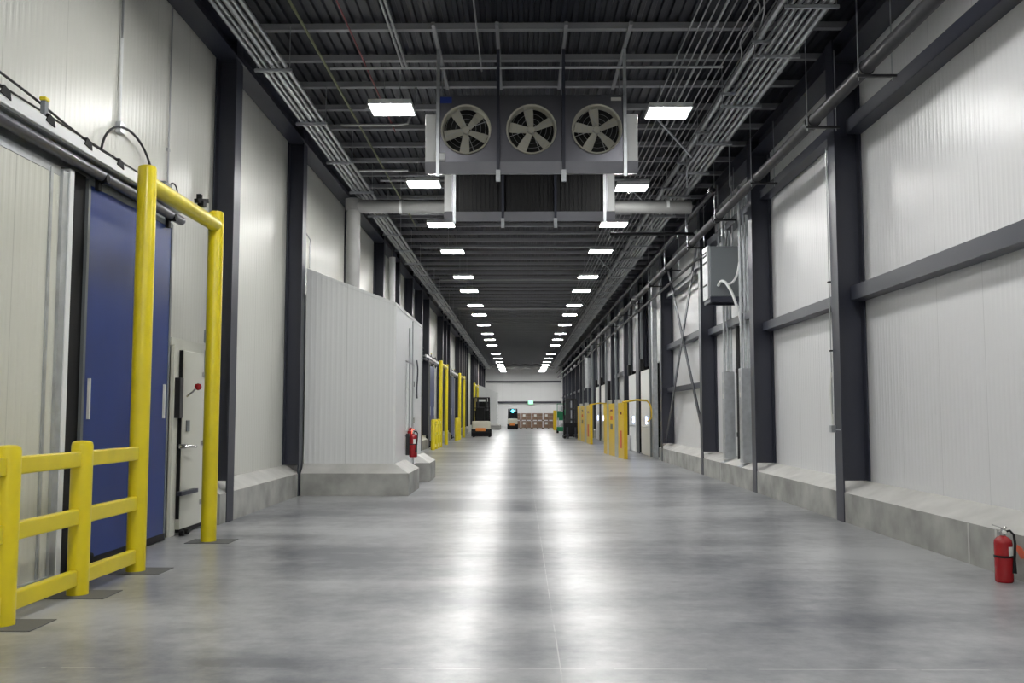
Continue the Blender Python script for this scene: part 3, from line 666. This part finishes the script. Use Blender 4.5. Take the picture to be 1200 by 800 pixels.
# ------------------------------------------------------------ vestibule
def vestibule(y0, label):
    t = thing('insulated_vestibule', (-3.3, y0, 0), label, 'vestibule', 'white insulated vestibules')
    xw = -4.07; xr = -2.37; y1 = y0+4.6
    obj('front_wall', bb().prism([(xw, .4), (xr, .4), (xr, 3.54), (xw, 4.2)], 1, y0, y0+.12), M_vx, t)
    s_ = bb().box(xr-.12, xr, y0+.12, y0+1.55, .4, 3.54).box(xr-.12, xr, y0+3.15, y1, .4, 3.54).box(xr-.12, xr, y0+1.55, y0+3.15, 2.6, 3.54)
    obj('side_wall', s_, M_vy, t)
    obj('rear_wall', bb().prism([(xw, .4), (xr, .4), (xr, 3.54), (xw, 4.2)], 1, y1-.12, y1), M_vx, t)
    obj('roof', bb().prism([(xw, 4.2), (xr+.01, 3.54), (xr+.01, 3.60), (xw, 4.26)], 1, y0-.01, y1+.01), M_vx, t)
    obj('corner_trim', bb().box(xr-.03, xr+.012, y0-.012, y0+.08, .5, 3.54), M_white, t)
    # kerb blocks with sloped tops wrapping the corner
    def kb(xa, xb, ya, yb, f, r):
        b = bb(); h = .41; ht = .58
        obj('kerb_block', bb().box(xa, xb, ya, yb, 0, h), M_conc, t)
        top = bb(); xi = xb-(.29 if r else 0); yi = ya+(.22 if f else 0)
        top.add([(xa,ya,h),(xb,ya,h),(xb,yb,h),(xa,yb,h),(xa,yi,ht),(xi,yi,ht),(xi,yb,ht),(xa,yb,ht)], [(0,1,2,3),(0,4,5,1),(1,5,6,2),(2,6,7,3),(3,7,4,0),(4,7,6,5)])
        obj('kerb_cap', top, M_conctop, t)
    kb(xw, -2.08, y0-.22, y0+1.60, True, True)
    kb(-3.2, -2.05, y0+3.45, y1+.3, True, True)
    dr = obj('side_door', bb().box(xr-.08, xr-.02, y0+1.62, y0+3.1, .02, 2.58), M_white, t, bevel=.006)
    obj('door_handle', bb().tube([(xr-.02, y0+1.75, 1.05), (xr+.05, y0+1.75, 1.05), (xr+.05, y0+1.95, 1.05)], .015, 8), M_chrome, dr, smooth=True)
    for z in (.5, 1.3, 2.1): obj('hinge', bb().box(xr-.02, xr+.01, y0+2.98, y0+3.12, z, z+.12), M_chrome, dr)
    obj('kick_plate', bb().box(xr-.018, xr-.012, y0+1.66, y0+3.06, .05, .35), M_galv, dr)
    return t
V1 = vestibule(17.62, 'large white insulated vestibule with sloped top against left wall')
dup(V1, (-3.3, 90.0, 0), 'distant pale insulated vestibule near the end wall, left', 'white insulated vestibules')
# details on its side wall
t = thing('wall_conduit', (-2.35, 19.5, 1.0), 'conduits rising from a strobe on the vestibule side wall', 'conduit')
obj('pipe', bb().cyl((-2.345, 19.62, 1.15), (-2.345, 19.62, 3.3), .014, 8).cyl((-2.345, 20.2, 1.2), (-2.345, 20.2, 3.5), .014, 8), M_cond, t, smooth=True)
obj('white_cover', bb().box(-2.37, -2.33, 19.28, 19.40, 1.15, 2.55), M_white, t, bevel=.005)
tag(obj('chain_pull', bb().tube(smooth_path([(-2.34, 20.95, 2.7), (-2.32, 20.98, 2.5), (-2.33, 21.02, 2.3), (-2.34, 21.0, 2.05), (-2.33, 20.98, 1.85)]), .016, 6), M_steel, smooth=True), 'dark dangling cable on the vestibule side wall', 'cable')
t = thing('fire_alarm_strobe', (-2.32, 19.75, 1.08), 'lit red fire alarm strobe beside the vestibule extinguisher', 'alarm')
obj('body', bb().box(-2.37, -2.29, 19.60, 19.78, 1.06, 1.22), M_red, t, bevel=.01); obj('lens', bb().box(-2.29, -2.25, 19.63, 19.75, 1.09, 1.19), M_redl, t, bevel=.01)

# ------------------------------------------------------------ fire extinguishers
def extinguisher(loc, label, rz):
    t = thing('fire_extinguisher', loc, label, 'extinguisher')
    x, y, z = loc
    obj('cylinder', bb().lathe((x, y, z), [(.074, 0), (.082, .01), (.083, .02), (.083, .40), (.078, .43), (.06, .455), (.032, .472), (.026, .48)], 28), M_red, t, smooth=True)
    obj('neck_valve', bb().lathe((x, y, z+.48), [(.024, 0), (.024, .02), (.034, .022), (.034, .038), (.018, .04), (.018, .07)], 16), M_chrome, t, smooth=True)
    obj('lever', bb().bar((x+.01, y, z+.55), (x-.10, y-.01, z+.59), .022, .008).bar((x+.01, y, z+.535), (x-.085, y-.01, z+.545), .022, .008).bar((x+.01, y, z+.52), (x+.035, y, z+.57), .014, .02), M_chrome, t)
    obj('gauge', bb().cyl((x, y-.018, z+.515), (x, y-.04, z+.515), .02, 14), M_label, t)
    obj('hose', bb().tube([(x+.02, y-.01, z+.52), (x+.06, y-.02, z+.53), (x+.088, y-.035, z+.49), (x+.09, y-.05, z+.40), (x+.082, y-.055, z+.30), (x+.072, y-.06, z+.22)], .012, 10), M_black, t, smooth=True)
    obj('nozzle', bb().cyl((x+.072, y-.06, z+.23), (x+.064, y-.064, z+.10), .014, 12, .024), M_black, t, smooth=True)
    obj('hose_strap', bb().lathe((x, y, z+.255), [(.085, 0), (.087, .002), (.087, .02), (.085, .022)], 28), M_black, t)
    lb = bb(); vs = []
    for k in range(7):
        a = -PI/2 + .12 + k*.12
        for zz in (.27, .37): vs.append((x+.0845*math.cos(a), y+.0845*math.sin(a), z+zz))
    for k in range(7):
        a = -PI/2 + .12 + k*.12
        for zz in (.27, .37): vs.append((x+.0835*math.cos(a), y+.0835*math.sin(a), z+zz))
    f = [(2*k, 2*k+2, 2*k+3, 2*k+1) for k in range(6)] + [(14+2*k, 15+2*k, 17+2*k, 16+2*k) for k in range(6)] + [(0,1,15,14),(12,26,27,13)] + [(2*k,14+2*k,16+2*k,2*k+2) for k in range(6)] + [(2*k+1,2*k+3,17+2*k,15+2*k) for k in range(6)]
    lb.add(vs, f); obj('label_sticker', lb, M_label, t, label='white label sticker')
    t.rotation_euler = (0, 0, rz); return t
E1 = extinguisher((4.33, 8.6, 0), 'red fire extinguisher standing on the floor by the right kerb', .0)
E1.scale = (.93, .93, .86)
E2 = extinguisher((-2.22, 19.35, .62), 'red fire extinguisher hung on the vestibule side wall', 0)
obj('wall_bracket', bb().box(-2.37, -2.30, 19.32, 19.38, .66, 1.1), M_blackm, E2)

# ------------------------------------------------------------ right wall equipment
t = thing('electrical_cabinet', (4.4, 20.2, 4.0), 'grey electrical cabinet hung high on the right wall between columns', 'cabinet')
obj('body', bb().box(4.12, 4.80, 20.3, 20.9, 4.05, 5.15), M_grey, t, bevel=.01)
lv = bb().box(4.06, 4.12, 20.32, 20.88, 4.0, 5.17)
fc = obj('side_panel', lv, M_galv, t, bevel=.008)
sl = bb()
for z in (4.95, 5.02, 4.8, 4.3): sl.box(4.05, 4.065, 20.42, 20.8, z, z+.035)
obj('vent_slots', sl, M_black, fc)
obj('support_frame', bb().box(4.10, 4.86, 20.26, 20.3, 3.92, 4.04).box(4.10, 4.86, 20.9, 20.94, 3.92, 4.04).box(4.10, 4.14, 20.3, 20.9, 3.92, 4.04), M_steel, t)
for x in (4.38, 4.7): obj('rod', bb().cyl((x, 20.7, 5.15), (x, 20.7, 6.6 if x > 4.2 else 6.9), .014, 6), M_galv, t)
obj('flexible_conduit', bb().tube(smooth_path([(4.28, 20.29, 4.28), (4.32, 20.18, 4.36), (4.40, 20.1, 4.32), (4.50, 20.0, 4.1), (4.58, 19.9, 3.8), (4.64, 19.8, 3.45), (4.66, 19.75, 3.1)]), .03, 10), M_white, t, smooth=True)
obj('flexible_conduit', bb().tube(smooth_path([(4.46, 20.29, 4.3), (4.56, 20.15, 4.34), (4.64, 20.05, 4.5), (4.68, 19.95, 4.8)]), .025, 10), M_white, t, smooth=True)
for y, s in ((19.45, 'nearer the second column'), (21.1, 'nearer the third column')):
    t = thing('conduit_guard_box', (4.66, y, .5), 'tall slim galvanised conduit guard on the right kerb, '+s, 'guard box', 'conduit guard boxes')
    obj('cover', bb().box(4.55, 4.78, y, y+.26, .50, 2.45), M_galv, t, bevel=.008)
    obj('vent_knockouts', bb().box(4.543, 4.551, y+.1, y+.16, 2.2, 2.26).box(4.543, 4.551, y+.1, y+.16, 1.85, 1.95), M_label, t)
    for dx in (-.07, .01, .08): obj('riser_conduit', bb().cyl((4.66+dx, y+.13, 2.45), (4.66+dx, y+.13, 6.3), .03, 8), M_galv, t, smooth=True)
    obj('foot_plate', bb().prism([(4.50, .40), (4.80, .50), (4.80, .52), (4.50, .425)], 1, y-.05, y+.31), M_galv, t)
tag(obj('drain_pipe', bb().cyl((4.79, 20.75, .5), (4.79, 20.75, 3.44), .05, 12).cyl((4.79, 20.75, 1.0), (4.79, 20.75, 1.1), .065, 12).cyl((4.79, 20.75, 2.4), (4.79, 20.75, 2.5), .065, 12), M_blackm, smooth=True), 'dark vertical pipe between the two conduit guard boxes', 'pipe')
t = thing('conduit_drop', (4.47, 13.2, 1.4), 'thin conduit with small switch box on first right column flange', 'conduit')
obj('pipe', bb().cyl((4.47, 13.57, 1.5), (4.47, 13.57, 5.4), .009, 8), M_cond, t, smooth=True)
obj('flex', bb().tube([(4.47, 13.57, 2.1), (4.46, 13.60, 1.8), (4.47, 13.57, 1.35)], .016, 8), M_label, t, smooth=True)
obj('switch_box', bb().box(4.43, 4.50, 13.50, 13.60, 1.24, 1.34).box(4.49, 4.487, 13.3, 13.5, 1.27, 1.29), M_galv, t, bevel=.004)
for z in (2.4, 3.4): obj('clip', bb().box(4.45, 4.487, 13.54, 13.6, z, z+.02), M_black, t)

# dock doors
def dock(y0, y1, label):
    t = thing('dock_door', (4.7, (y0+y1)/2, 0), label, 'door', 'vertical lift dock doors')
    lf = bb(); lf.box(4.52, 4.60, y0, y1, .02, 1.02).box(4.52, 4.60, y0, y1, 1.03, 2.03).box(4.52, 4.60, y0, y1, 2.04, 3.1)
    l = obj('leaf', lf, M_white, t)
    obj('status_light', bb().box(4.50, 4.52, y0+.55, y0+.9, 1.15, 1.4), M_blit, l, label='glowing blue-white light')
    obj('head_pad', bb().box(4.46, 4.60, y1-.35, y1, 3.1, 3.55), M_black, l, bevel=.02)
    for y in (y0-.12, y1+.02): obj('lift_track', bb().box(4.53, 4.61, y, y+.09, 0, 6.4), M_grey, t)
    obj('balance_shaft', bb().cyl((4.62, y0, 6.2), (4.62, y1, 6.2), .04, 10), M_galv, t)
    obj('jamb_pad', bb().box(4.66, 4.86, y0-.2, y0-.02, 0, 3.3).box(4.66, 4.86, y1+.02, y1+.2, 0, 3.3), M_black, t)
    return t
dk = dock(33.3, 35.6, 'nearest white dock door with blue light, right wall')
dup(dk, (4.7, 38.4, 0), 'second white dock door with blue light, right wall', 'vertical lift dock doors')
dup(dk, (4.7, 52.2, 0), 'third white dock door along the right wall, past the near barrier', 'vertical lift dock doors')
dup(dk, (4.7, 56.0, 0), 'fourth white dock door along the right wall', 'vertical lift dock doors')
tag(obj('galvanised_post', bb().box(4.46, 4.62, 31.6, 32.5, 0, .02).box(4.46, 4.62, 31.9, 32.2, .02, 6.5), M_galv), 'tall galvanised post right of the nearest dock door', 'post')
tag(obj('wall_duct', bb().cyl((4.38, 62, 3.2), (4.38, 62, 5.2), .22, 18), M_galv, smooth=True), 'pale grey vertical duct high on the right wall beyond the docks', 'duct')
for i, y in enumerate((44.5, 49.6, 59.2, 63.5, 68.5)):
    tag(obj('galvanised_post', bb().box(4.46, 4.54, y, y+.25, 0, 6.5), M_grey), 'tall galvanised post on the right wall, %s past the nearest one' % nth(i+1), 'post', 'far galvanised posts')
t = thing('control_box', (4.3, 39.9, 1.1), 'black dock control box beside the yellow dock barrier', 'box')
obj('box', bb().box(4.12, 4.48, 39.9, 40.2, .85, 1.42), M_black, t, bevel=.01); obj('post', bb().box(4.25, 4.35, 40.0, 40.1, 0, .85), M_galv, t)
tag(obj('concrete_block', bb().prism([(4.0, 0), (4.49, 0), (4.49, .62), (4.15, .62), (4.0, .5)], 1, 39.0, 39.8), M_conctop), 'pale concrete block at the foot of the wall behind the barrier', 'block')

def barrier(y0, y1, x0, x1, h, label):
    t = thing('dock_barrier', ((x0+x1)/2, (y0+y1)/2, 0), label, 'barrier', 'yellow dock barriers')
    def P(f): return (x0+(x1-x0)*f, y0+(y1-y0)*f)
    segs = [(0, .26, M_yel2, 'yellow_panel'), (.26, .42, M_galv, 'grey_post'), (.42, .72, M_yel2, 'yellow_panel'), (.72, .82, M_galv, 'grey_post'), (.82, 1, M_yel2, 'yellow_panel')]
    for a, b_, m, n_ in segs:
        (xa, ya), (xb, yb) = P(a), P(b_)
        hh = h*(1 if m is M_yel2 else 1.07)
        o_ = obj(n_, bb().prism([(xa, ya), (xb, yb), (xb+.12, yb), (xa+.12, ya)], 2, .0, hh), m, t)
        if a in (0, .42):
            (xc, yc), (xd, yd) = P(a+(b_-a)*.35), P(a+(b_-a)*.7)
            for z0, z1, mm in (((.35, .95, M_tar), (1.5, 1.6, M_red)) if a == 0 else ((1.3, 1.45, M_tar), (.95, 1.15, M_steel), (1.62, 1.68, M_red))):
                obj('warning_sticker', bb().prism([(xc-.006, yc), (xd-.006, yd), (xd-.001, yd), (xc-.001, yc)], 2, z0*h/1.9, z1*h/1.9), mm, o_)
    xa, ya = P(0)
    obj('barrier_arm', bb().tube([(xa-.0, ya+.3, h+.02), (xa+.5, ya+.6, h+.1), (4.35, ya+1.2, h+.09)], .035, 10), M_yel2, t, smooth=True)
    obj('arm_hook', bb().tube(smooth_path([(4.35, ya+1.2, h+.09), (4.48, ya+1.2, h-.1), (4.5, ya+1.2, h-.5), (4.35, ya+1.3, h-.65)]), .025, 8), M_yel2, t, smooth=True)
    return t
barrier(31.5, 36.2, 3.42, 3.16, 1.88, 'near yellow dock barrier panels with grey stripes and red sticker')
barrier(46.9, 55.3, 3.42, 3.30, 1.95, 'far yellow dock barrier panels beside the black reach truck')
tag(obj('yellow_post', bb().box(2.98, 3.30, 88, 88.2, 0, 1.85), M_yel2, bevel=.03), 'distant yellow post right of the stacked pallets', 'post')

# ------------------------------------------------------------ forklifts
def wheel(b, x, y, r, wd): b.cyl((x-wd/2, y, r), (x+wd/2, y, r), r, 18)
def truck_rear(x, y, w_, h, label, lit=False):
    t = thing('forklift', (x, y, 0), label, 'forklift'); k = w_/1.2
    obj('chassis', bb().prism([(y-.02, .06), (y+1.4, .06), (y+1.4, .52), (y-.02, .52), (y-.08, .3)], 0, x-w_*.5, x+w_*.5), M_black, t)
    obj('body', bb().prism([(y-.05, .52), (y+.9, .52), (y+.9, .98), (y+.05, 1.06), (y-.05, 1.0)], 0, x-w_*.47, x+w_*.45), M_truck, t, bevel=.05)
    obj('warning_panel', bb().box(x-w_*.28, x+w_*.22, y-.10, y-.045, .40, .60), M_orange, t, bevel=.02)
    wb = bb()
    for s in (-1, 1): wheel(wb, x+s*w_*.4, y+.3, .17, .12); wheel(wb, x+s*w_*.4, y+1.3, .15, .12)
    obj('wheels', wb, M_black, t)
    g = bb()
    for s in (-1, 1):
        g.bar((x+s*w_*.40, y+.1, 1.02), (x+s*w_*.38, y+.15, h-.08), .12, .12); g.bar((x+s*w_*.40, y+.95, .9), (x+s*w_*.38, y+1.0, h-.08), .07, .07)
        g.bar((x+s*w_*.38, y+.1, h-.06), (x+s*w_*.38, y+1.05, h-.06), .07, .07)
    for q in range(5): g.bar((x-w_*.38, y+.15+q*.2, h-.05), (x+w_*.38, y+.15+q*.2, h-.05), .05, .04)
    g.bar((x-w_*.42, y+.12, h*.72), (x+w_*.42, y+.12, h*.72), .05, .05)
    obj('overhead_guard', g, M_black, t)
    m_ = bb()
    for s in (-1, 1): m_.box(x+s*w_*.22-.06, x+s*w_*.22+.06, y+1.15, y+1.3, .1, h-.02)
    for z in (.5, 1.2, 1.8, h-.15): m_.box(x-w_*.25, x+w_*.25, y+1.18, y+1.27, z, z+.1)
    obj('mast', m_, M_blackm, t)
    obj('console', bb().box(x-w_*.34, x+w_*.34, y+.4, y+.85, 1.0, 1.75), M_black, t, bevel=.04)
    obj('seat_back', bb().box(x-w_*.3, x+w_*.16, y+.15, y+.3, 1.05, 1.95), M_black, t, bevel=.04)
    obj('load_backrest', bb().box(x-w_*.3, x+w_*.3, y+1.28, y+1.33, .6, h-.3), M_black, t)
    fk = bb()
    for s in (-1, 1): fk.box(x+s*.25-.06, x+s*.25+.06, y+1.35, y+2.4, .06, .11); fk.box(x+s*.25-.06, x+s*.25+.06, y+1.31, y+1.36, .06, .7)
    obj('forks', fk, M_steel, t)
    if lit: obj('blue_lamp', bb().lathe((x, y+.04, h-.42), [(.0, 0), (.12, .05), (.16, .16), (.12, .27), (0, .32)], 16), M_cyan, t, smooth=True)
    return t
truck_rear(-2.6, 61.0, 1.28, 2.62, 'black and beige forklift parked mid hall on the left, rear view')
truck_rear(-.85, 91.5, 1.05, 2.05, 'small distant forklift with glowing blue lamp beside the pallets', True)
# black reach truck on the right
t = thing('reach_truck', (3.05, 57.6, 0), 'tall black reach truck parked beyond the yellow barriers on the right', 'forklift')
x, y = 3.05, 57.6
obj('body', bb().prism([(y+.8, .1), (y+2.0, .1), (y+2.0, 1.4), (y+1.3, 1.45), (y+.8, 1.0)], 0, x-.42, x+.42), M_black, t, bevel=.04)
m_ = bb()
for s in (-1, 1): m_.box(x+s*.28-.07, x+s*.28+.07, y, y+.2, .08, 2.45); m_.box(x+s*.16-.04, x+s*.16+.04, y+.2, y+.34, .08, 2.4)
for z in (.3, 1.1, 1.75, 2.33): m_.box(x-.33, x+.33, y+.04, y+.16, z, z+.12)
m_.box(x-.16, x+.16, y+.25, y+.3, .3, 1.5); m_.box(x+.1, x+.26, y+.25, y+.3, 1.5, 2.4)
obj('mast', m_, M_blackm, t)
obj('lift_cylinder', bb().cyl((x, y+.1, .3), (x, y+.1, 2.3), .04, 10), M_galv, t, smooth=True)
obj('carriage', bb().box(x-.4, x+.4, y-.08, y, .3, .95), M_black, t)
fk = bb()
for s in (-1, 1): fk.box(x+s*.25-.05, x+s*.25+.05, y-1.1, y-.08, .05, .1); fk.box(x+s*.25-.05, x+s*.25+.05, y-.12, y-.08, .05, .7)
obj('forks', fk, M_steel, t)
obj('outrigger', bb().box(x-.5, x-.38, y-.9, y+.9, .04, .2), M_black, t, bevel=.02); obj('outrigger', bb().box(x+.38, x+.5, y-.9, y+.9, .04, .2), M_black, t, bevel=.02)
g = bb()
for sx in (-.4, .4):
    for sy in (.9, 1.9): g.bar((x+sx, y+sy, 1.2), (x+sx, y+sy, 2.3), .05, .05)
for q in range(6): g.bar((x-.42, y+.85+q*.22, 2.3), (x+.42, y+.85+q*.22, 2.3), .04, .04)
obj('overhead_guard', g, M_black, t)
# green lift machine
x, y = 3.2, 74
t = thing('lift_machine', (x, y, 0), 'green wheeled lift machine behind the black reach truck', 'machine')
obj('base', bb().box(x-.4, x+.35, y, y+1.2, .15, .5), M_green, t, bevel=.04)
obj('body', bb().box(x-.38, x+.1, y+.1, y+.9, 1.0, 1.75), M_green, t, bevel=.05)
obj('counterweight', bb().box(x+.1, x+.5, y, y+.5, 1.05, 1.85), M_green, t, bevel=.06)
obj('frame', bb().bar((x-.34, y+.1, .4), (x-.3, y+.1, 1.2), .1, .1).bar((x+.3, y+.1, .4), (x+.3, y+.1, 1.2), .1, .1).bar((x-.3, y+.1, .5), (x+.3, y+.1, 1.0), .06, .06).box(x-.1, x+.06, y+.1, y+.3, 1.7, 2.1), M_galv, t)
wb = bb(); [wheel(wb, x+s*.34, y+q, .2, .14) for s in (-1, 1) for q in (.2, 1.0)]; obj('wheels', wb, M_black, t)
obj('tank', bb().cyl((x-.05, y+.2, 1.95), (x-.05, y+.8, 1.95), .2, 14), M_white, t, smooth=True)
obj('operator_cage', bb().bar((x-.38, y+.1, 1.7), (x-.38, y+.1, 2.3), .05, .05).bar((x+.36, y+.1, 1.7), (x+.36, y+.1, 2.3), .05, .05).bar((x-.4, y+.1, 2.3), (x+.4, y+.1, 2.3), .05, .05), M_green, t)

# ------------------------------------------------------------ pallet loads
def pallet_load(x, y, label):
    t = thing('pallet_load', (x, y, 0), label, 'pallet', 'stacked pallet loads')
    p = bb()
    for q in (-.5, 0, .5): p.box(x+q-.05, x+q+.05, y-.5, y+.5, .02, .11)
    for q in range(6): p.box(x-.55, x+.55, y-.5+q*.18, y-.38+q*.18, .11, .13)
    for q in (-.45, 0, .45): p.box(x-.55, x+.55, y+q-.05, y+q+.05, 0, .02)
    obj('pallet', p, M_wood, t)
    for i in range(2):
        for j in range(2):
            obj('carton', bb().box(x-.51+i*.515, x-.51+i*.515+.505, y-.47, y+.47, .135+j*.33, .135+j*.33+.32), M_card, t, bevel=.01)
    obj('shipping_label', bb().box(x-.35, x-.1, y-.475, y-.471, .45, .68), M_label, t)
    return t
pl0 = pallet_load(-.0, 95.5, 'lower cartoned pallet load at left end of the far stack row')
rows = [0, 1.12, 2.24, 3.36]
nm = ['at left end beside small forklift', 'second stack from left', 'third stack from left', 'right end beside yellow post']
pl0['label'] = 'cartoned pallet load on the floor, stack %s' % nm[0]
for i, xx in enumerate(rows):
    xx = -.62 + xx*1.0
    if i == 0: pl0.location.x = xx; WL[pl0.name] = Vector((xx, 95.5, 0))
    else: dup(pl0, (xx, 95.5, 0), 'cartoned pallet load on the floor, stack %s' % nm[i], 'stacked pallet loads')
    dup(pl0, (xx, 95.5, .80), 'cartoned pallet load on top, stack %s' % nm[i], 'stacked pallet loads')

# ------------------------------------------------------------ end wall
for z, s in ((2.75, 'lower'), (5.1, 'upper')):
    tag(obj('steel_girt', bb().box(XL+.3, XR-.3, YF-.22, YF-.02, z, z+.02).box(XL+.3, XR-.3, YF-.22, YF-.2, z+.02, z+.18).box(XL+.3, XR-.3, YF-.22, YF-.02, z+.18, z+.2), M_steel), s+' dark girt across the far end wall', 'girt')
t = thing('exit_sign', (1.05, YF-.3, 2.7), 'glowing green exit sign on the far end wall', 'sign')
obj('housing', bb().box(.75, 1.35, YF-.30, YF-.23, 2.62, 3.05), M_white, t)
obj('lit_face', bb().box(.78, 1.32, YF-.31, YF-.30, 2.65, 3.02), M_glit, t)
lt = bb(); yl = YF-.318; W_ = .085; H_ = .22; st = .03
def L(x0, segs):
    for a in segs: lt.bar((x0+a[0]*W_, yl, 2.725+a[1]*H_), (x0+a[2]*W_, yl, 2.725+a[3]*H_), .012, st) if abs(a[1]-a[3]) < .01 else lt.bar((x0+a[0]*W_, yl, 2.725+a[1]*H_), (x0+a[2]*W_, yl, 2.725+a[3]*H_), st, .012)
L(.82, [(0,0,0,1),(0,.06,1,.06),(0,.5,.8,.5),(0,.94,1,.94)]); L(.945, [(0,0,1,1),(0,1,1,0)]); L(1.10, [(0,0,0,1)]); L(1.165, [(.6,0,.6,1),(0,.94,1.2,.94)])
obj('exit_lettering', lt, M_green, t)
